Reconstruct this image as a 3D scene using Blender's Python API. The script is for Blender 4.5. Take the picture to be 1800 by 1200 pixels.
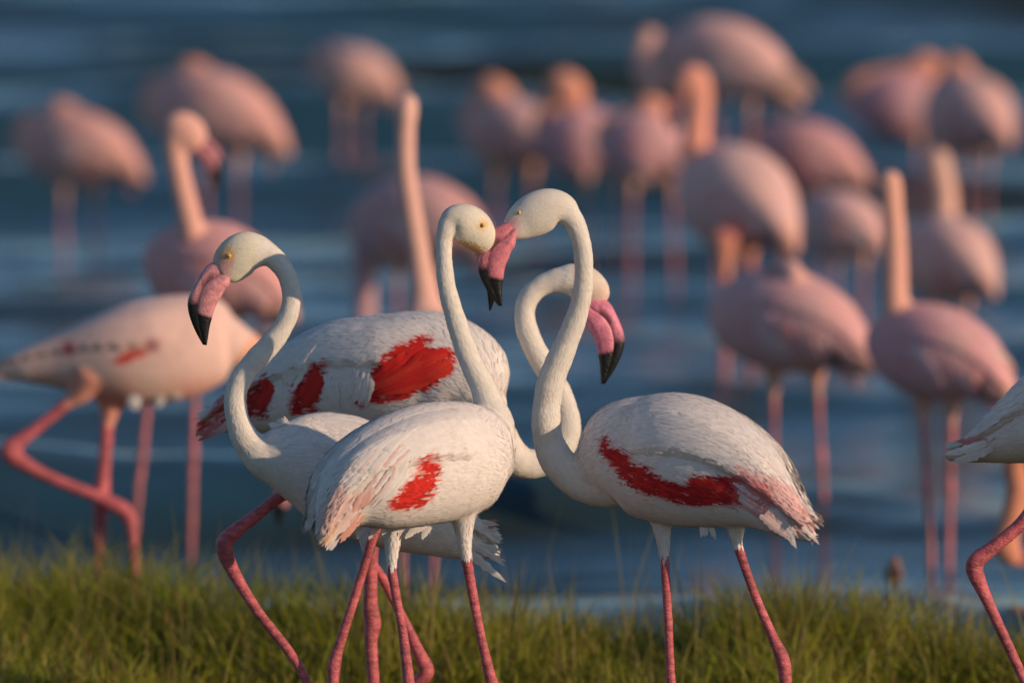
import bpy, math, random
import numpy as np
from mathutils import Vector
from mathutils.bvhtree import BVHTree
random.seed(7); rng = np.random.default_rng(7)
for o in list(bpy.data.objects): bpy.data.objects.remove(o)
sc = bpy.context.scene; COL = sc.collection

# ------------------------------------------------------------------ camera
F = 14400.0                       # focal length in photograph pixels (1800 wide)
CH = 2.5                          # camera height above the water
AL = math.atan(1100 / F)          # pitch down
cam = bpy.data.cameras.new('camera'); camo = bpy.data.objects.new('camera', cam); COL.objects.link(camo)
cam.sensor_width = 36; cam.lens = F * 36 / 1800; cam.clip_start = 0.5; cam.clip_end = 9000
camo.location = (0, 0, CH); camo.rotation_euler = (math.pi / 2 - AL, 0, 0)
cam.dof.use_dof = True; cam.dof.focus_distance = 18.02; cam.dof.aperture_fstop = 2.35
sc.camera = camo
# ------------------------------------------------------------------ light
SUN_EL = math.radians(15); SUN_DIR = np.array([0.865, -0.50])      # towards the sun, seen from above
world = bpy.data.worlds.new('World'); sc.world = world; world.use_nodes = True
wn = world.node_tree.nodes; wl = world.node_tree.links
bg = wn['Background']; sky = wn.new('ShaderNodeTexSky'); sky.sky_type = 'NISHITA'; sky.sun_disc = False
sky.sun_elevation = SUN_EL; sky.sun_rotation = math.atan2(SUN_DIR[0], SUN_DIR[1])
sky.air_density = 1.0; sky.dust_density = 0.2; sky.ozone_density = 3.6
wl.new(sky.outputs[0], bg.inputs[0]); bg.inputs[1].default_value = 0.145
sl = bpy.data.lights.new('sun', 'SUN'); so = bpy.data.objects.new('sun', sl); COL.objects.link(so)
sl.energy = 4.7; sl.angle = math.radians(0.5); sl.color = (1.0, 0.74, 0.50)
sd = Vector((SUN_DIR[0] * math.cos(SUN_EL), SUN_DIR[1] * math.cos(SUN_EL), math.sin(SUN_EL)))
so.rotation_euler = sd.to_track_quat('Z', 'Y').to_euler(); so.location = (6, -4, 6)
vs = sc.view_settings; vs.view_transform = 'Standard'; vs.look = 'None'; vs.gamma = 1; vs.exposure = -0.42
vs.use_curve_mapping = False

# ------------------------------------------------------------------ helpers
CA, SA = math.cos(AL), math.sin(AL)
def W(px, py, D):                                  # photograph pixel at distance D -> world point
    a = (px - 900) / F; b = -(py - 600) / F
    d = np.array([a, CA + b * SA, -SA + b * CA]); t = D / d[1]
    return np.array([0, 0, CH]) + d * t
def proj(P):                                       # world points -> photograph pixels
    P = np.atleast_2d(P) - np.array([0, 0, CH])
    f = P[:, 1] * CA - P[:, 2] * SA; u = P[:, 1] * SA + P[:, 2] * CA
    return np.stack([900 + F * P[:, 0] / f, 600 - F * u / f], 1)
BANK = 0.08
def shore(x): return 21.05 - 0.50 * x + 0.10 * np.sin(x * 3.1) + 0.06 * np.sin(x * 7.7 + 1)
def ground_z(x, y):
    d = y - shore(x)
    return np.where(d < -0.5, BANK, np.where(d < 1.6, BANK - (d + 0.5) / 2.1 * 0.36, -0.28))
def nrm(v): return v / (np.linalg.norm(v, axis=-1, keepdims=True) + 1e-12)
def crom(P, n, clip=True):                                    # Catmull-Rom resample of rows (any columns), chord spaced
    P = np.asarray(P, float); m = len(P)
    Q = np.vstack([2 * P[0] - P[1], P, 2 * P[-1] - P[-2]])
    seg = np.linalg.norm(np.diff(P[:, :3], axis=0), axis=1); cs = np.r_[0, np.cumsum(seg)]
    out = []
    for s in np.linspace(0, cs[-1], n):
        i = min(max(np.searchsorted(cs, s, side='right') - 1, 0), m - 2); t = (s - cs[i]) / max(seg[i], 1e-9)
        a, b, c, d = Q[i], Q[i + 1], Q[i + 2], Q[i + 3]
        out.append(0.5 * (2 * b + (c - a) * t + (2 * a - 5 * b + 4 * c - d) * t * t + (3 * b - a - 3 * c + d) * t ** 3))
    out = np.array(out)
    if clip: out[:, 3:] = np.maximum(out[:, 3:], 0.0008)
    return out
def frames(C, torso):
    T = nrm(np.gradient(C, axis=0))
    if torso: S = nrm(np.cross(T, np.array([0, 0, 1.0])))
    else:
        h = np.array([0, 1.0, 0]); S = nrm(h - (T @ h)[:, None] * T)
    return T, S, np.cross(S, T)
class MB:
    def __init__(s): s.v = []; s.f = []; s.n = 0; s.c = []
    def add(s, V, Fs, c=None):
        V = np.asarray(V, float); s.v.append(V); s.f += [tuple(i + s.n for i in f) for f in Fs]; s.n += len(V)
        if c is not None: s.c.append(np.broadcast_to(np.asarray(c, float), (len(V), 3)))
    def loft(s, C, rh, rw, torso=False, k=20, c=None, power=1.0):
        T, S, U = frames(C, torso); n = len(C)
        th = np.linspace(0, 2 * np.pi, k, endpoint=False); co, si = np.cos(th), np.sin(th)
        V = C[:, None] + rh[:, None, None] * co[None, :, None] * U[:, None] + rw[:, None, None] * si[None, :, None] * S[:, None]
        V = np.vstack([V.reshape(-1, 3), C[0] - T[0] * min(rh[0], rw[0]) * .6, C[-1] + T[-1] * min(rh[-1], rw[-1]) * .6])
        Fs = [(i * k + j, i * k + (j + 1) % k, (i + 1) * k + (j + 1) % k, (i + 1) * k + j) for i in range(n - 1) for j in range(k)]
        Fs += [(n * k, (j + 1) % k, j) for j in range(k)] + [(n * k + 1, (n - 1) * k + j, (n - 1) * k + (j + 1) % k) for j in range(k)]
        if c is not None:
            c = np.asarray(c, float)
            if c.ndim == 2: c = np.vstack([np.repeat(c, k, 0), c[:1], c[-1:]])
        s.add(V, Fs, c)
    def mesh(s, name, org=(0, 0, 0)):
        me = bpy.data.meshes.new(name); V = np.vstack(s.v) - np.asarray(org)
        me.from_pydata(V.tolist(), [], s.f); me.update()
        if s.c: setcol(me, np.vstack(s.c))
        me.shade_smooth(); return me
def setcol(me, c):
    a = me.attributes.new('tint', 'FLOAT_COLOR', 'POINT'); c = np.hstack([c, np.ones((len(c), 1))]).astype(np.float32)
    a.data.foreach_set('color', c.ravel())
def link(name, me, parent=None, mats=(), loc=None):
    o = bpy.data.objects.new(name, me); COL.objects.link(o)
    for m in mats: me.materials.append(m)
    if parent: o.parent = parent
    if loc is not None: o.location = loc
    return o
def inpoly(p, poly):
    poly = np.asarray(poly, float); x, y = p[:, 0], p[:, 1]; r = np.zeros(len(p), bool); j = len(poly) - 1
    for i in range(len(poly)):
        xi, yi = poly[i]; xj, yj = poly[j]
        c = ((yi > y) != (yj > y)) & (x < (xj - xi) * (y - yi) / (yj - yi + 1e-9) + xi); r ^= c; j = i
    return r

# ------------------------------------------------------------------ materials
def mat(name): m = bpy.data.materials.new(name); m.use_nodes = True; return m, m.node_tree.nodes, m.node_tree.links, m.node_tree.nodes['Principled BSDF']
def tint_mat(name, rough, spec, nscale, namp, stretch=(1, 1, 1), bump=0.0, sheen=0.0, bscale=None, sss=0.0):
    m, n, l, b = mat(name)
    at = n.new('ShaderNodeAttribute'); at.attribute_name = 'tint'
    tc = n.new('ShaderNodeTexCoord'); mp = n.new('ShaderNodeMapping'); mp.inputs['Scale'].default_value = stretch
    no = n.new('ShaderNodeTexNoise'); no.inputs['Scale'].default_value = nscale; no.inputs['Detail'].default_value = 5
    l.new(tc.outputs['Object'], mp.inputs[0]); l.new(mp.outputs[0], no.inputs['Vector'])
    mr = n.new('ShaderNodeMapRange'); mr.inputs[1].default_value = .3; mr.inputs[2].default_value = .7
    mr.inputs[3].default_value = 1 - namp; mr.inputs[4].default_value = 1 + namp * .4
    l.new(no.outputs[0], mr.inputs[0])
    mx = n.new('ShaderNodeVectorMath'); mx.operation = 'SCALE'
    l.new(at.outputs['Color'], mx.inputs[0]); l.new(mr.outputs[0], mx.inputs['Scale']); l.new(mx.outputs[0], b.inputs['Base Color'])
    b.inputs['Roughness'].default_value = rough; b.inputs['Specular IOR Level'].default_value = spec
    b.inputs['Sheen Weight'].default_value = sheen; b.inputs['Sheen Roughness'].default_value = .6
    if sss: b.inputs['Subsurface Weight'].default_value = sss; b.inputs['Subsurface Radius'].default_value = (.012, .007, .005); b.inputs['Subsurface Scale'].default_value = 1
    if bump:
        n2 = n.new('ShaderNodeTexNoise'); n2.inputs['Scale'].default_value = bscale or nscale * 3; n2.inputs['Detail'].default_value = 4
        l.new(mp.outputs[0], n2.inputs['Vector'])
        bp = n.new('ShaderNodeBump'); bp.inputs['Strength'].default_value = bump; bp.inputs['Distance'].default_value = .004
        l.new(n2.outputs[0], bp.inputs['Height']); l.new(bp.outputs[0], b.inputs['Normal'])
    return m
M_PLUME = tint_mat('plumage', .85, .15, 40, .09, bump=.25, sheen=.12, bscale=220)
M_FEATH = tint_mat('feather', .8, .15, 60, .07, sheen=.1)
M_LEG = tint_mat('leg skin', .42, .45, 40, .5, stretch=(1, 1, 2.4), bump=.9, bscale=150)
M_BILL = tint_mat('bill horn', .46, .4, 55, .3, bump=.5, bscale=160)
M_EYE = tint_mat('eye', .15, .6, 100, .05)

# ------------------------------------------------------------------ setting: lake bed, bank, water
def grid_mesh(xs, ys, zf, name):
    X, Y = np.meshgrid(xs, ys); Z = zf(X, Y); nx, ny = len(xs), len(ys)
    me = bpy.data.meshes.new(name); i = np.arange(nx * ny).reshape(ny, nx)
    q = np.stack([i[:-1, :-1], i[:-1, 1:], i[1:, 1:], i[1:, :-1]], -1).reshape(-1, 4)
    me.vertices.add(nx * ny); me.vertices.foreach_set('co', np.stack([X, Y, Z], -1).astype(np.float32).ravel())
    me.loops.add(q.size); me.loops.foreach_set('vertex_index', q.ravel().astype(np.int32))
    me.polygons.add(len(q)); me.polygons.foreach_set('loop_start', np.arange(0, q.size, 4, dtype=np.int32))
    me.polygons.foreach_set('loop_total', np.full(len(q), 4, np.int32)); me.update(calc_edges=True); me.shade_smooth(); return me
def structure(name, me, m):
    o = link(name, me, None, [m]); o['kind'] = 'structure'; return o
m, n, l, b = mat('soil'); tc = n.new('ShaderNodeTexCoord'); no = n.new('ShaderNodeTexNoise'); no.inputs['Scale'].default_value = 5; no.inputs['Detail'].default_value = 8
cr = n.new('ShaderNodeValToRGB'); cr.color_ramp.elements[0].color = (.025, .022, .010, 1); cr.color_ramp.elements[1].color = (.075, .065, .028, 1)
l.new(tc.outputs['Object'], no.inputs['Vector']); l.new(no.outputs[0], cr.inputs[0]); l.new(cr.outputs[0], b.inputs['Base Color']); b.inputs['Roughness'].default_value = .9
xs = np.r_[-2000, -300, -60, np.arange(-12, 12.01, .2), 60, 300, 2000]; ys = np.r_[-2000, -200, -20, np.arange(0, 26, .2), 40, 200, 1000, 6000]
structure('ground', grid_mesh(xs, ys, lambda x, y: ground_z(np.clip(x, -12, 12), y) + np.where(y < 24, .012 * np.sin(x * 6.1) * np.sin(y * 5.3), 0), 'ground'), m)

waves = []
for i in range(46):
    L = 0.22 * (2.9 / 0.22) ** rng.random(); a = rng.normal(math.pi / 2 + .25, .42)
    waves.append((2 * np.pi / L * math.cos(a), 2 * np.pi / L * math.sin(a), rng.random() * 6.28, .0036 * L ** .95))
for i in range(9):
    L = rng.uniform(1.5, 4.6); a = rng.normal(math.pi / 2 + .12, .20); waves.append((2 * np.pi / L * math.cos(a), 2 * np.pi / L * math.sin(a), rng.random() * 6.28, .0085 * L))
swell = []
for i in range(9):
    L = rng.uniform(3.0, 9.5); a = rng.normal(math.pi / 2 + .08, .16); swell.append((2 * np.pi / L * math.cos(a), 2 * np.pi / L * math.sin(a), rng.random() * 6.28, .0160 * L))
def water_z(x, y):
    z = np.zeros_like(x); z0 = np.zeros_like(x)
    for kx, ky, ph, am in swell: z0 += am * np.sin(kx * x + ky * y + ph)
    z += z0 * np.clip((y - 22) / 22, .12, 1)
    for kx, ky, ph, am in waves: z += am * np.sin(kx * x + ky * y + ph)
    z += .35 * np.abs(z)
    return z * np.clip((95 - y) / 20, 0, 1) * np.clip((14 - np.abs(x)) / 3, 0, 1) * np.clip((y - shore(np.clip(x, -12, 12)) + .6) / 2.5, .35, 1)
m, n, l, b = mat('lake water')
nb = n.new('ShaderNodeTexNoise'); nb.inputs['Scale'].default_value = .9; nb.inputs['Detail'].default_value = 3; tb = n.new('ShaderNodeTexCoord'); mb_ = n.new('ShaderNodeMapping'); mb_.inputs['Scale'].default_value = (.35, .5, 1)
l.new(tb.outputs['Object'], mb_.inputs[0]); l.new(mb_.outputs[0], nb.inputs['Vector']); cb = n.new('ShaderNodeValToRGB'); cb.color_ramp.elements[0].position = .40; cb.color_ramp.elements[0].color = (.020, .022, .009, 1); cb.color_ramp.elements[1].position = .54; cb.color_ramp.elements[1].color = (.024, .070, .100, 1)
l.new(nb.outputs[0], cb.inputs[0]); l.new(cb.outputs[0], b.inputs['Base Color']); b.inputs['Roughness'].default_value = .10; b.inputs['IOR'].default_value = 1.333
tc = n.new('ShaderNodeTexCoord'); mp = n.new('ShaderNodeMapping'); mp.inputs['Scale'].default_value = (1, 1.5, 1); mp.inputs['Rotation'].default_value = (0, 0, .2)
l.new(tc.outputs['Object'], mp.inputs[0])
n1 = n.new('ShaderNodeTexNoise'); n1.inputs['Scale'].default_value = 5.5; n1.inputs['Detail'].default_value = 6; n1.inputs['Roughness'].default_value = .6
bp = n.new('ShaderNodeBump'); bp.inputs['Strength'].default_value = .7; bp.inputs['Distance'].default_value = .011
m2 = n.new('ShaderNodeMapping'); m2.inputs['Scale'].default_value = (.32, .55, 1); n3 = n.new('ShaderNodeTexNoise'); n3.inputs['Scale'].default_value = 1.0; n3.inputs['Detail'].default_value = 3
l.new(tc.outputs['Object'], m2.inputs[0]); l.new(m2.outputs[0], n3.inputs['Vector']); r2 = n.new('ShaderNodeMapRange'); r2.inputs[1].default_value = .36; r2.inputs[2].default_value = .64; r2.inputs[3].default_value = .12; r2.inputs[4].default_value = 1.0
l.new(n3.outputs[0], r2.inputs[0]); l.new(r2.outputs[0], bp.inputs['Strength'])
l.new(mp.outputs[0], n1.inputs['Vector']); l.new(n1.outputs[0], bp.inputs['Height']); l.new(bp.outputs[0], b.inputs['Normal'])
xs = np.r_[-3000, -500, -90, -30, np.arange(-14, 14.01, .11), 30, 90, 500, 3000]; ys = np.r_[np.arange(18.6, 60, .09), np.arange(60, 100, .2), 140, 300, 1000, 6000]
water = structure('water', grid_mesh(xs, ys, water_z, 'water'), m)

# ------------------------------------------------------------------ grass
def blades(pts, h, w, col, lean, name, segs=4):
    N = len(pts); az = rng.random(N) * 6.283; fa = rng.random(N) * 6.283
    ld = np.stack([np.cos(az), np.sin(az), np.zeros(N)], 1); sdv = np.stack([np.cos(fa), np.sin(fa), np.zeros(N)], 1)
    V = []; R = segs
    for i in range(R):
        t = i / R
        c = pts + ld * (lean * h * t ** 1.9)[:, None] + np.array([0, 0, 1.0]) * (h * (t - .18 * lean * t * t))[:, None]
        ww = (w * (1 - t ** 1.6))[:, None] * sdv; V += [c - ww, c + ww]
    V.append(pts + ld * (lean * h)[:, None] + np.array([0, 0, 1.0]) * (h * (1 - .18 * lean))[:, None])
    k = 2 * R + 1; V = np.stack(V, 1); tri = []
    for i in range(R - 1): tri += [(2 * i, 2 * i + 1, 2 * i + 3), (2 * i, 2 * i + 3, 2 * i + 2)]
    tri.append((2 * R - 2, 2 * R - 1, 2 * R)); tri = np.array(tri)
    idx = (np.arange(N)[:, None, None] * k + tri[None]).reshape(-1, 3)
    me = bpy.data.meshes.new(name); me.vertices.add(N * k); me.vertices.foreach_set('co', V.reshape(-1).astype(np.float32))
    me.loops.add(idx.size); me.loops.foreach_set('vertex_index', idx.ravel().astype(np.int32))
    me.polygons.add(len(idx)); me.polygons.foreach_set('loop_start', np.arange(0, idx.size, 3, dtype=np.int32))
    me.polygons.foreach_set('loop_total', np.full(len(idx), 3, np.int32)); me.update(calc_edges=True); me.shade_smooth()
    setcol(me, np.repeat(col, k, 0)); return me
mg, n, l, b = mat('grass blade'); at = n.new('ShaderNodeAttribute'); at.attribute_name = 'tint'
l.new(at.outputs['Color'], b.inputs['Base Color']); b.inputs['Roughness'].default_value = .6; b.inputs['Specular IOR Level'].default_value = .25
tr = n.new('ShaderNodeBsdfTranslucent'); ms = n.new('ShaderNodeMixShader'); ms.inputs[0].default_value = .35
l.new(at.outputs['Color'], tr.inputs[0]); l.new(b.outputs[0], ms.inputs[1]); l.new(tr.outputs[0], ms.inputs[2]); l.new(ms.outputs[0], n['Material Output'].inputs[0])
def vnoise(x, y, s, seed):
    r = np.random.default_rng(seed); g = r.random((64, 64)); u = x * s + 31; v = y * s + 17
    i = np.floor(u).astype(int); j = np.floor(v).astype(int); a = u - i; c = v - j; a = a * a * (3 - 2 * a); c = c * c * (3 - 2 * c)
    q = lambda p, k: g[p % 64, k % 64]
    return (q(i, j) * (1 - a) + q(i + 1, j) * a) * (1 - c) + (q(i, j + 1) * (1 - a) + q(i + 1, j + 1) * a) * c
def turf(N, x0, x1, y0, hs):
    x = rng.uniform(x0, x1, N); y = y0 + rng.random(N) * (shore(x) - .05 - y0)
    y += np.where(rng.random(N) < .06, rng.random(N) * .25, 0)
    cl = vnoise(x, y, 3.0, 1); c2 = vnoise(x, y, 9, 2); c3 = vnoise(x, y, 1.3, 3)
    keep = rng.random(N) < .35 + .9 * cl * c2 ** .3
    x, y, cl, c2, c3 = x[keep], y[keep], cl[keep], c2[keep], c3[keep]; N = len(x)
    h = hs * (.30 + .95 * cl) * rng.uniform(.5, 1.25, N) * np.clip((y - 18.4) / 2.0, .30, 1); r = rng.random(N)
    green = np.array([.19, .24, .018]); olive = np.array([.32, .30, .028]); dry = np.array([.44, .35, .11]); brown = np.array([.22, .12, .035])
    col = green + (olive - green) * np.clip(c3 * 1.3 + rng.normal(0, .25, N), 0, 1)[:, None]
    col = np.where((r < .10 + .12 * c2)[:, None], dry, col); col = np.where((r > .90)[:, None], brown, col)
    tuft = np.exp(-(((x + .86) / .10) ** 2 + ((y - 21.45) / .18) ** 2)); col = col + (np.array([.34, .30, .13]) - col) * np.clip(tuft * 1.3, 0, 1)[:, None] * (r < .8)[:, None]
    col = col * rng.uniform(.7, 1.25, N)[:, None]
    return np.stack([x, y, ground_z(x, y) - .01], 1), h, rng.uniform(.0025, .0065, N), col, rng.uniform(.08, .95, N)
def stuff(name, me, m): o = link(name, me, None, [m]); o['kind'] = 'stuff'; return o
P = turf(62000, -1.9, 1.9, 18.3, .265); g1 = stuff('grass', blades(*P, 'grass'), mg)
g1['label'] = 'olive green grass growing along the near shore'; g1['category'] = 'grass'
P = turf(30000, -7, 7, 9, .24); g2 = stuff('grass', blades(*P, 'grass_around'), mg)
g2['label'] = 'sparser grass of the bank around the near shore'; g2['category'] = 'grass'
N = 420; x = rng.uniform(-1.7, 1.7, N); y = 19.6 + rng.random(N) * (shore(x) - 19.6); hh = rng.uniform(.22, .36, N) + rng.random(N) ** 4 * .22
g3 = stuff('grass_stalks', blades(np.stack([x, y, ground_z(x, y)], 1), hh, rng.uniform(.0022, .0042, N), np.array([.24, .19, .05]) * rng.uniform(.6, 1.2, (N, 1)), rng.uniform(.05, .4, N), 'stalks', 5), mg)
g3['label'] = 'tall thin dry stalks rising above the shore grass'; g3['category'] = 'grass'

# ------------------------------------------------------------------ flamingos
WHITE = (.84, .755, .705); CREAM = (.82, .74, .65); RED = (.74, .030, .018); LEG = (.62, .135, .15); PINK = (.80, .40, .36)
# bill of a bird facing left, photograph pixels: ridge, gape line, lower edge
BILL = np.array([[[418, 450], [411, 464], [412, 473]], [[398, 455], [388, 482], [402, 499]], [[377, 461], [378, 488], [397, 504]], [[360, 472], [366, 496], [391, 511]], [[345, 495], [357, 507], [386, 520]],
                 [[336, 513], [352, 518], [380, 529]], [[331, 532], [348, 534], [374, 544]], [[333, 551], [348, 553], [370, 560]], [[339, 570], [351, 572], [367, 574]],
                 [[347, 588], [355, 589], [365, 591]], [[357, 606], [360, 606], [363, 607]]], float)
BG0, BT0 = np.array([388., 482.]), np.array([361., 610.])
def make_bill(root, org, D, base, tip, mirror, dd0, dd1, pink, wide=1.0, sq=1.0):
    A = BILL.copy(); A[:, 2] = A[:, 1] + (A[:, 2] - A[:, 1]) * 1.10; A[:, 0] = A[:, 1] + (A[:, 0] - A[:, 1]) * 1.08; g, t = BG0.copy(), BT0.copy()
    A[..., 0] = g[0] + (A[..., 0] - g[0]) * sq; t[0] = g[0] + (t[0] - g[0]) * sq
    if mirror: A[..., 0] *= -1; g[0] *= -1; t[0] *= -1
    z = complex(*(np.array(tip) - base)) / complex(*(t - g))
    B = (A[..., 0] - g[0] + 1j * (A[..., 1] - g[1])) * z + complex(*base)
    s = D / F * abs(z); n = len(B); u = np.linspace(0, 1, n)
    wid = np.interp(u, [0, .12, .3, .55, .78, 1], [17, 21, 19, 15.5, 10.5, 3.5]) * s * wide
    rows = []
    for i in range(n): rows.append([W(B[i, j].real, B[i, j].imag, D + dd0 + (dd1 - dd0) * u[i]) for j in range(3)])
    rows = np.array(rows)
    for nm, a, c in (('upper_bill', 0, 1), ('lower_bill', 1, 2)):
        mb = MB(); R = np.hstack([rows[:, a], rows[:, c], wid[:, None] * (.82 if a == 0 else 1)]); R = crom(R, 26, False)
        p0, p1, w = R[:, :3], R[:, 3:6], np.maximum(R[:, 6], .001)
        k = 20; th = np.linspace(0, 2 * np.pi, k, endpoint=False); V = []; cc = []; sp = p1 - p0
        if a == 0: p1 = p1 + sp * .40
        else: p0 = p0 - sp * .16
        cen = (p0 + p1) / 2; hv = (p0 - p1) / 2; T = nrm(np.gradient(cen, axis=0)); S = nrm(np.cross(T, nrm(hv)))
        uu = np.linspace(0, 1, len(R)); lim = .60 if a == 0 else .655
        for j in range(k):
            ct, st = math.cos(th[j]), math.sin(th[j])
            V.append(cen + hv * (abs(ct) ** .8 * np.sign(ct)) + S * (w * abs(st) ** .8 * np.sign(st))[:, None])
        V = np.stack(V, 1); q = np.clip((uu - lim) / .035 + .5, 0, 1)[:, None]
        pk = np.asarray(pink) * np.interp(uu, [0, .3, .6, 1], [1.05, 1, .9, .9])[:, None]
        c3 = pk * (1 - q) + np.array([.012, .011, .012]) * q
        c3 = np.repeat(c3[:, None], k, 1); st_ = 1 + .16 * np.sin(th[None] * 5 + 3 * np.sin(uu[:, None] * 6 + a)) * np.sin(uu[:, None] * 9 + th[None] * 2) + rng.normal(0, .05, (len(uu), k)); c3 = c3 * st_[..., None]
        if a == 0: c3[((uu > .20) & (uu < .44))[:, None] & (np.abs(np.cos(th) + .15) < .22)[None]] *= .42
        edge = (np.cos(th) < -.30) & (np.cos(th) > -.62) if a == 0 else (np.cos(th) > .88)       # dark line where the mandibles meet
        c3[:, edge] *= .38
        Fs = [(i * k + j, i * k + (j + 1) % k, (i + 1) * k + (j + 1) % k, (i + 1) * k + j) for i in range(len(R) - 1) for j in range(k)]
        Fs += [tuple(range(k))[::-1], tuple((len(R) - 1) * k + j for j in range(k))]
        mb.add(V.reshape(-1, 3), Fs, c3.reshape(-1, 3)); link(nm, mb.mesh(nm, org), root, [M_BILL])
def sphere(mb, c, r, col, sc3=(1, 1, 1), k=14):
    u = np.linspace(-np.pi / 2, np.pi / 2, 9)
    mb.loft(np.stack([np.full(9, c[0]), c[1] + np.sin(u) * r * sc3[1], np.full(9, c[2])], 1), np.maximum(np.cos(u), .02) * r, np.maximum(np.cos(u), .02) * r, k=k, c=col)
def sphere(mb, c, r, col, k=14):
    n = 9; V = []; 
    for i in range(n):
        a = np.pi * (i + .5) / n
        for j in range(k):
            b_ = 2 * np.pi * j / k; V.append((c[0] + r * math.sin(a) * math.cos(b_), c[1] - r * math.cos(a), c[2] + r * math.sin(a) * math.sin(b_)))
    Fs = [(i * k + j, i * k + (j + 1) % k, (i + 1) * k + (j + 1) % k, (i + 1) * k + j) for i in range(n - 1) for j in range(k)] + [tuple(range(k))[::-1], tuple((n - 1) * k + j for j in range(k))]
    mb.add(V, Fs, col)
def make_eye(root, org, px, py, D, r):
    c = W(px, py, D); mb = MB(); sphere(mb, c, r, (.72, .40, .03)); e = link('eye', mb.mesh('eye', org), root, [M_EYE])
    mb = MB(); sphere(mb, c + np.array([0, -r * .62, 0]), r * .48, (.01, .008, .006)); link('pupil', mb.mesh('pupil', org), e, [M_EYE])
    return c
def feather_blob(pos, nor, flow, L, Wd, colf, lift, name, org, jit=.25, tree=None):
    """many small overlapping feathers lying on a surface, one mesh"""
    N = len(pos); T = nrm(flow - (flow * nor).sum(1, keepdims=True) * nor); T = nrm(T + rng.normal(0, jit, (N, 3))); T = nrm(T - (T * nor).sum(1, keepdims=True) * nor)
    S = np.cross(nor, T); L = L * rng.uniform(.7, 1.25, N); Wd = Wd * rng.uniform(.8, 1.2, N); lf = lift * rng.uniform(.3, 1.3, N)
    rows = [(-.15, .45, -.25), (.35, 1, .35), (.75, .75, .75)]; V = []; NN = []
    for t, w, z in rows:
        for sg in (-1, 1):
            V.append(pos + T * (L * t)[:, None] + S * (Wd * w * sg * .5)[:, None] + nor * (lf * z - Wd * .06 * w)[:, None]); NN.append(nrm(nor + S * .13 * sg * w - T * .04 * t))
    V.append(pos + T * L[:, None] + nor * lf[:, None]); NN.append(nrm(nor - T * .06))
    V = np.stack(V, 1); NN = np.stack(NN, 1); k = 7
    if tree is not None:
        zl = np.array([-.25, -.25, .35, .35, .75, .75, 1.0])
        for i in range(N):
            for j in range(1, 7):
                h, hn, _, dd = tree.find_nearest(V[i, j].tolist())
                if h is None: continue
                hn = np.array(hn); hn = hn if hn @ nor[i] > 0 else -hn
                V[i, j] = np.array(h) + hn * (lf[i] * zl[j] + min(dd * .12, .0015)) + (min(1, max(0, dd - .018) * 40)) * .5 * (V[i, j] - np.array(h)); NN[i, j] = NN[i, j] - nor[i] + hn * 1.0
    tri = np.array([(0, 3, 1), (0, 2, 3), (2, 5, 3), (2, 4, 5), (4, 6, 5)]); idx = (np.arange(N)[:, None, None] * k + tri[None]).reshape(-1, 3)
    me = bpy.data.meshes.new(name); me.vertices.add(N * k); me.vertices.foreach_set('co', (V - np.asarray(org)).reshape(-1).astype(np.float32))
    me.loops.add(idx.size); me.loops.foreach_set('vertex_index', idx.ravel().astype(np.int32)); me.polygons.add(len(idx))
    me.polygons.foreach_set('loop_start', np.arange(0, idx.size, 3, dtype=np.int32)); me.polygons.foreach_set('loop_total', np.full(len(idx), 3, np.int32))
    me.update(calc_edges=True); me.shade_smooth(); me.normals_split_custom_set_from_vertices(NN.reshape(-1, 3).tolist())
    setcol(me, colf(V, k)); return me
def plume(root, org, p0, p1, bend, w, col, col2=None, tree=None, lie=False):
    """one large feather from p0 to p1: shaft ridge, curved vane, frayed edge; pushed out of the body, or laid on it"""
    p0, p1 = np.asarray(p0), np.asarray(p1); n = 14; ax = p1 - p0; Lh = np.linalg.norm(ax); ax = ax / Lh
    side = nrm(np.cross(ax, np.array([0.12, 1.0, 0.05]))); nv = np.cross(side, ax); nv = nv if nv[1] < 0 else -nv
    V = []; C = []; ph = random.random() * 6
    for i in range(n):
        t = i / (n - 1); c = p0 + ax * Lh * t + side * bend * math.sin(t * math.pi)
        ww = w * (.4 + .6 * math.sin(min(1, t * 1.6) * math.pi / 2)) * max(0, 1 - t ** 2.4) ** .75 + .0003
        for q, dz in ((-1, -.14), (-.5, .0), (0, .08), (.5, .0), (1, -.14)):
            fr = 1 + (.22 * math.sin(i * 2.7 + ph) + random.uniform(-.15, .15)) * (abs(q) == 1)
            p = c + side * ww * q * fr + nv * (dz * ww + .001 * (i % 2) * (abs(q) == 1))
            if tree is not None:
                h, hn, _, dd = tree.find_nearest(p.tolist())
                if h is not None:
                    h, hn = np.array(h), np.array(hn); sg = (p - h) @ hn
                    if sg < .0015 or (lie and dd < .05): p = h + hn * (.0022 + dz * ww * .5 + .0012 * math.sin(t * 3.1))
            V.append(p); cc = np.asarray(col) + (np.asarray(col2 if col2 is not None else col) - np.asarray(col)) * t
            C.append(cc * (1 + random.uniform(-.06, .04)) * (.93 if q == 0 else 1))
    Fs = [(i * 5 + j, i * 5 + j + 1, i * 5 + j + 6, i * 5 + j + 5) for i in range(n - 1) for j in range(4)]
    mb = MB(); mb.add(V, Fs, np.array(C)); return link('feather', mb.mesh('feather', org), root, [M_FEATH])
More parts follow.
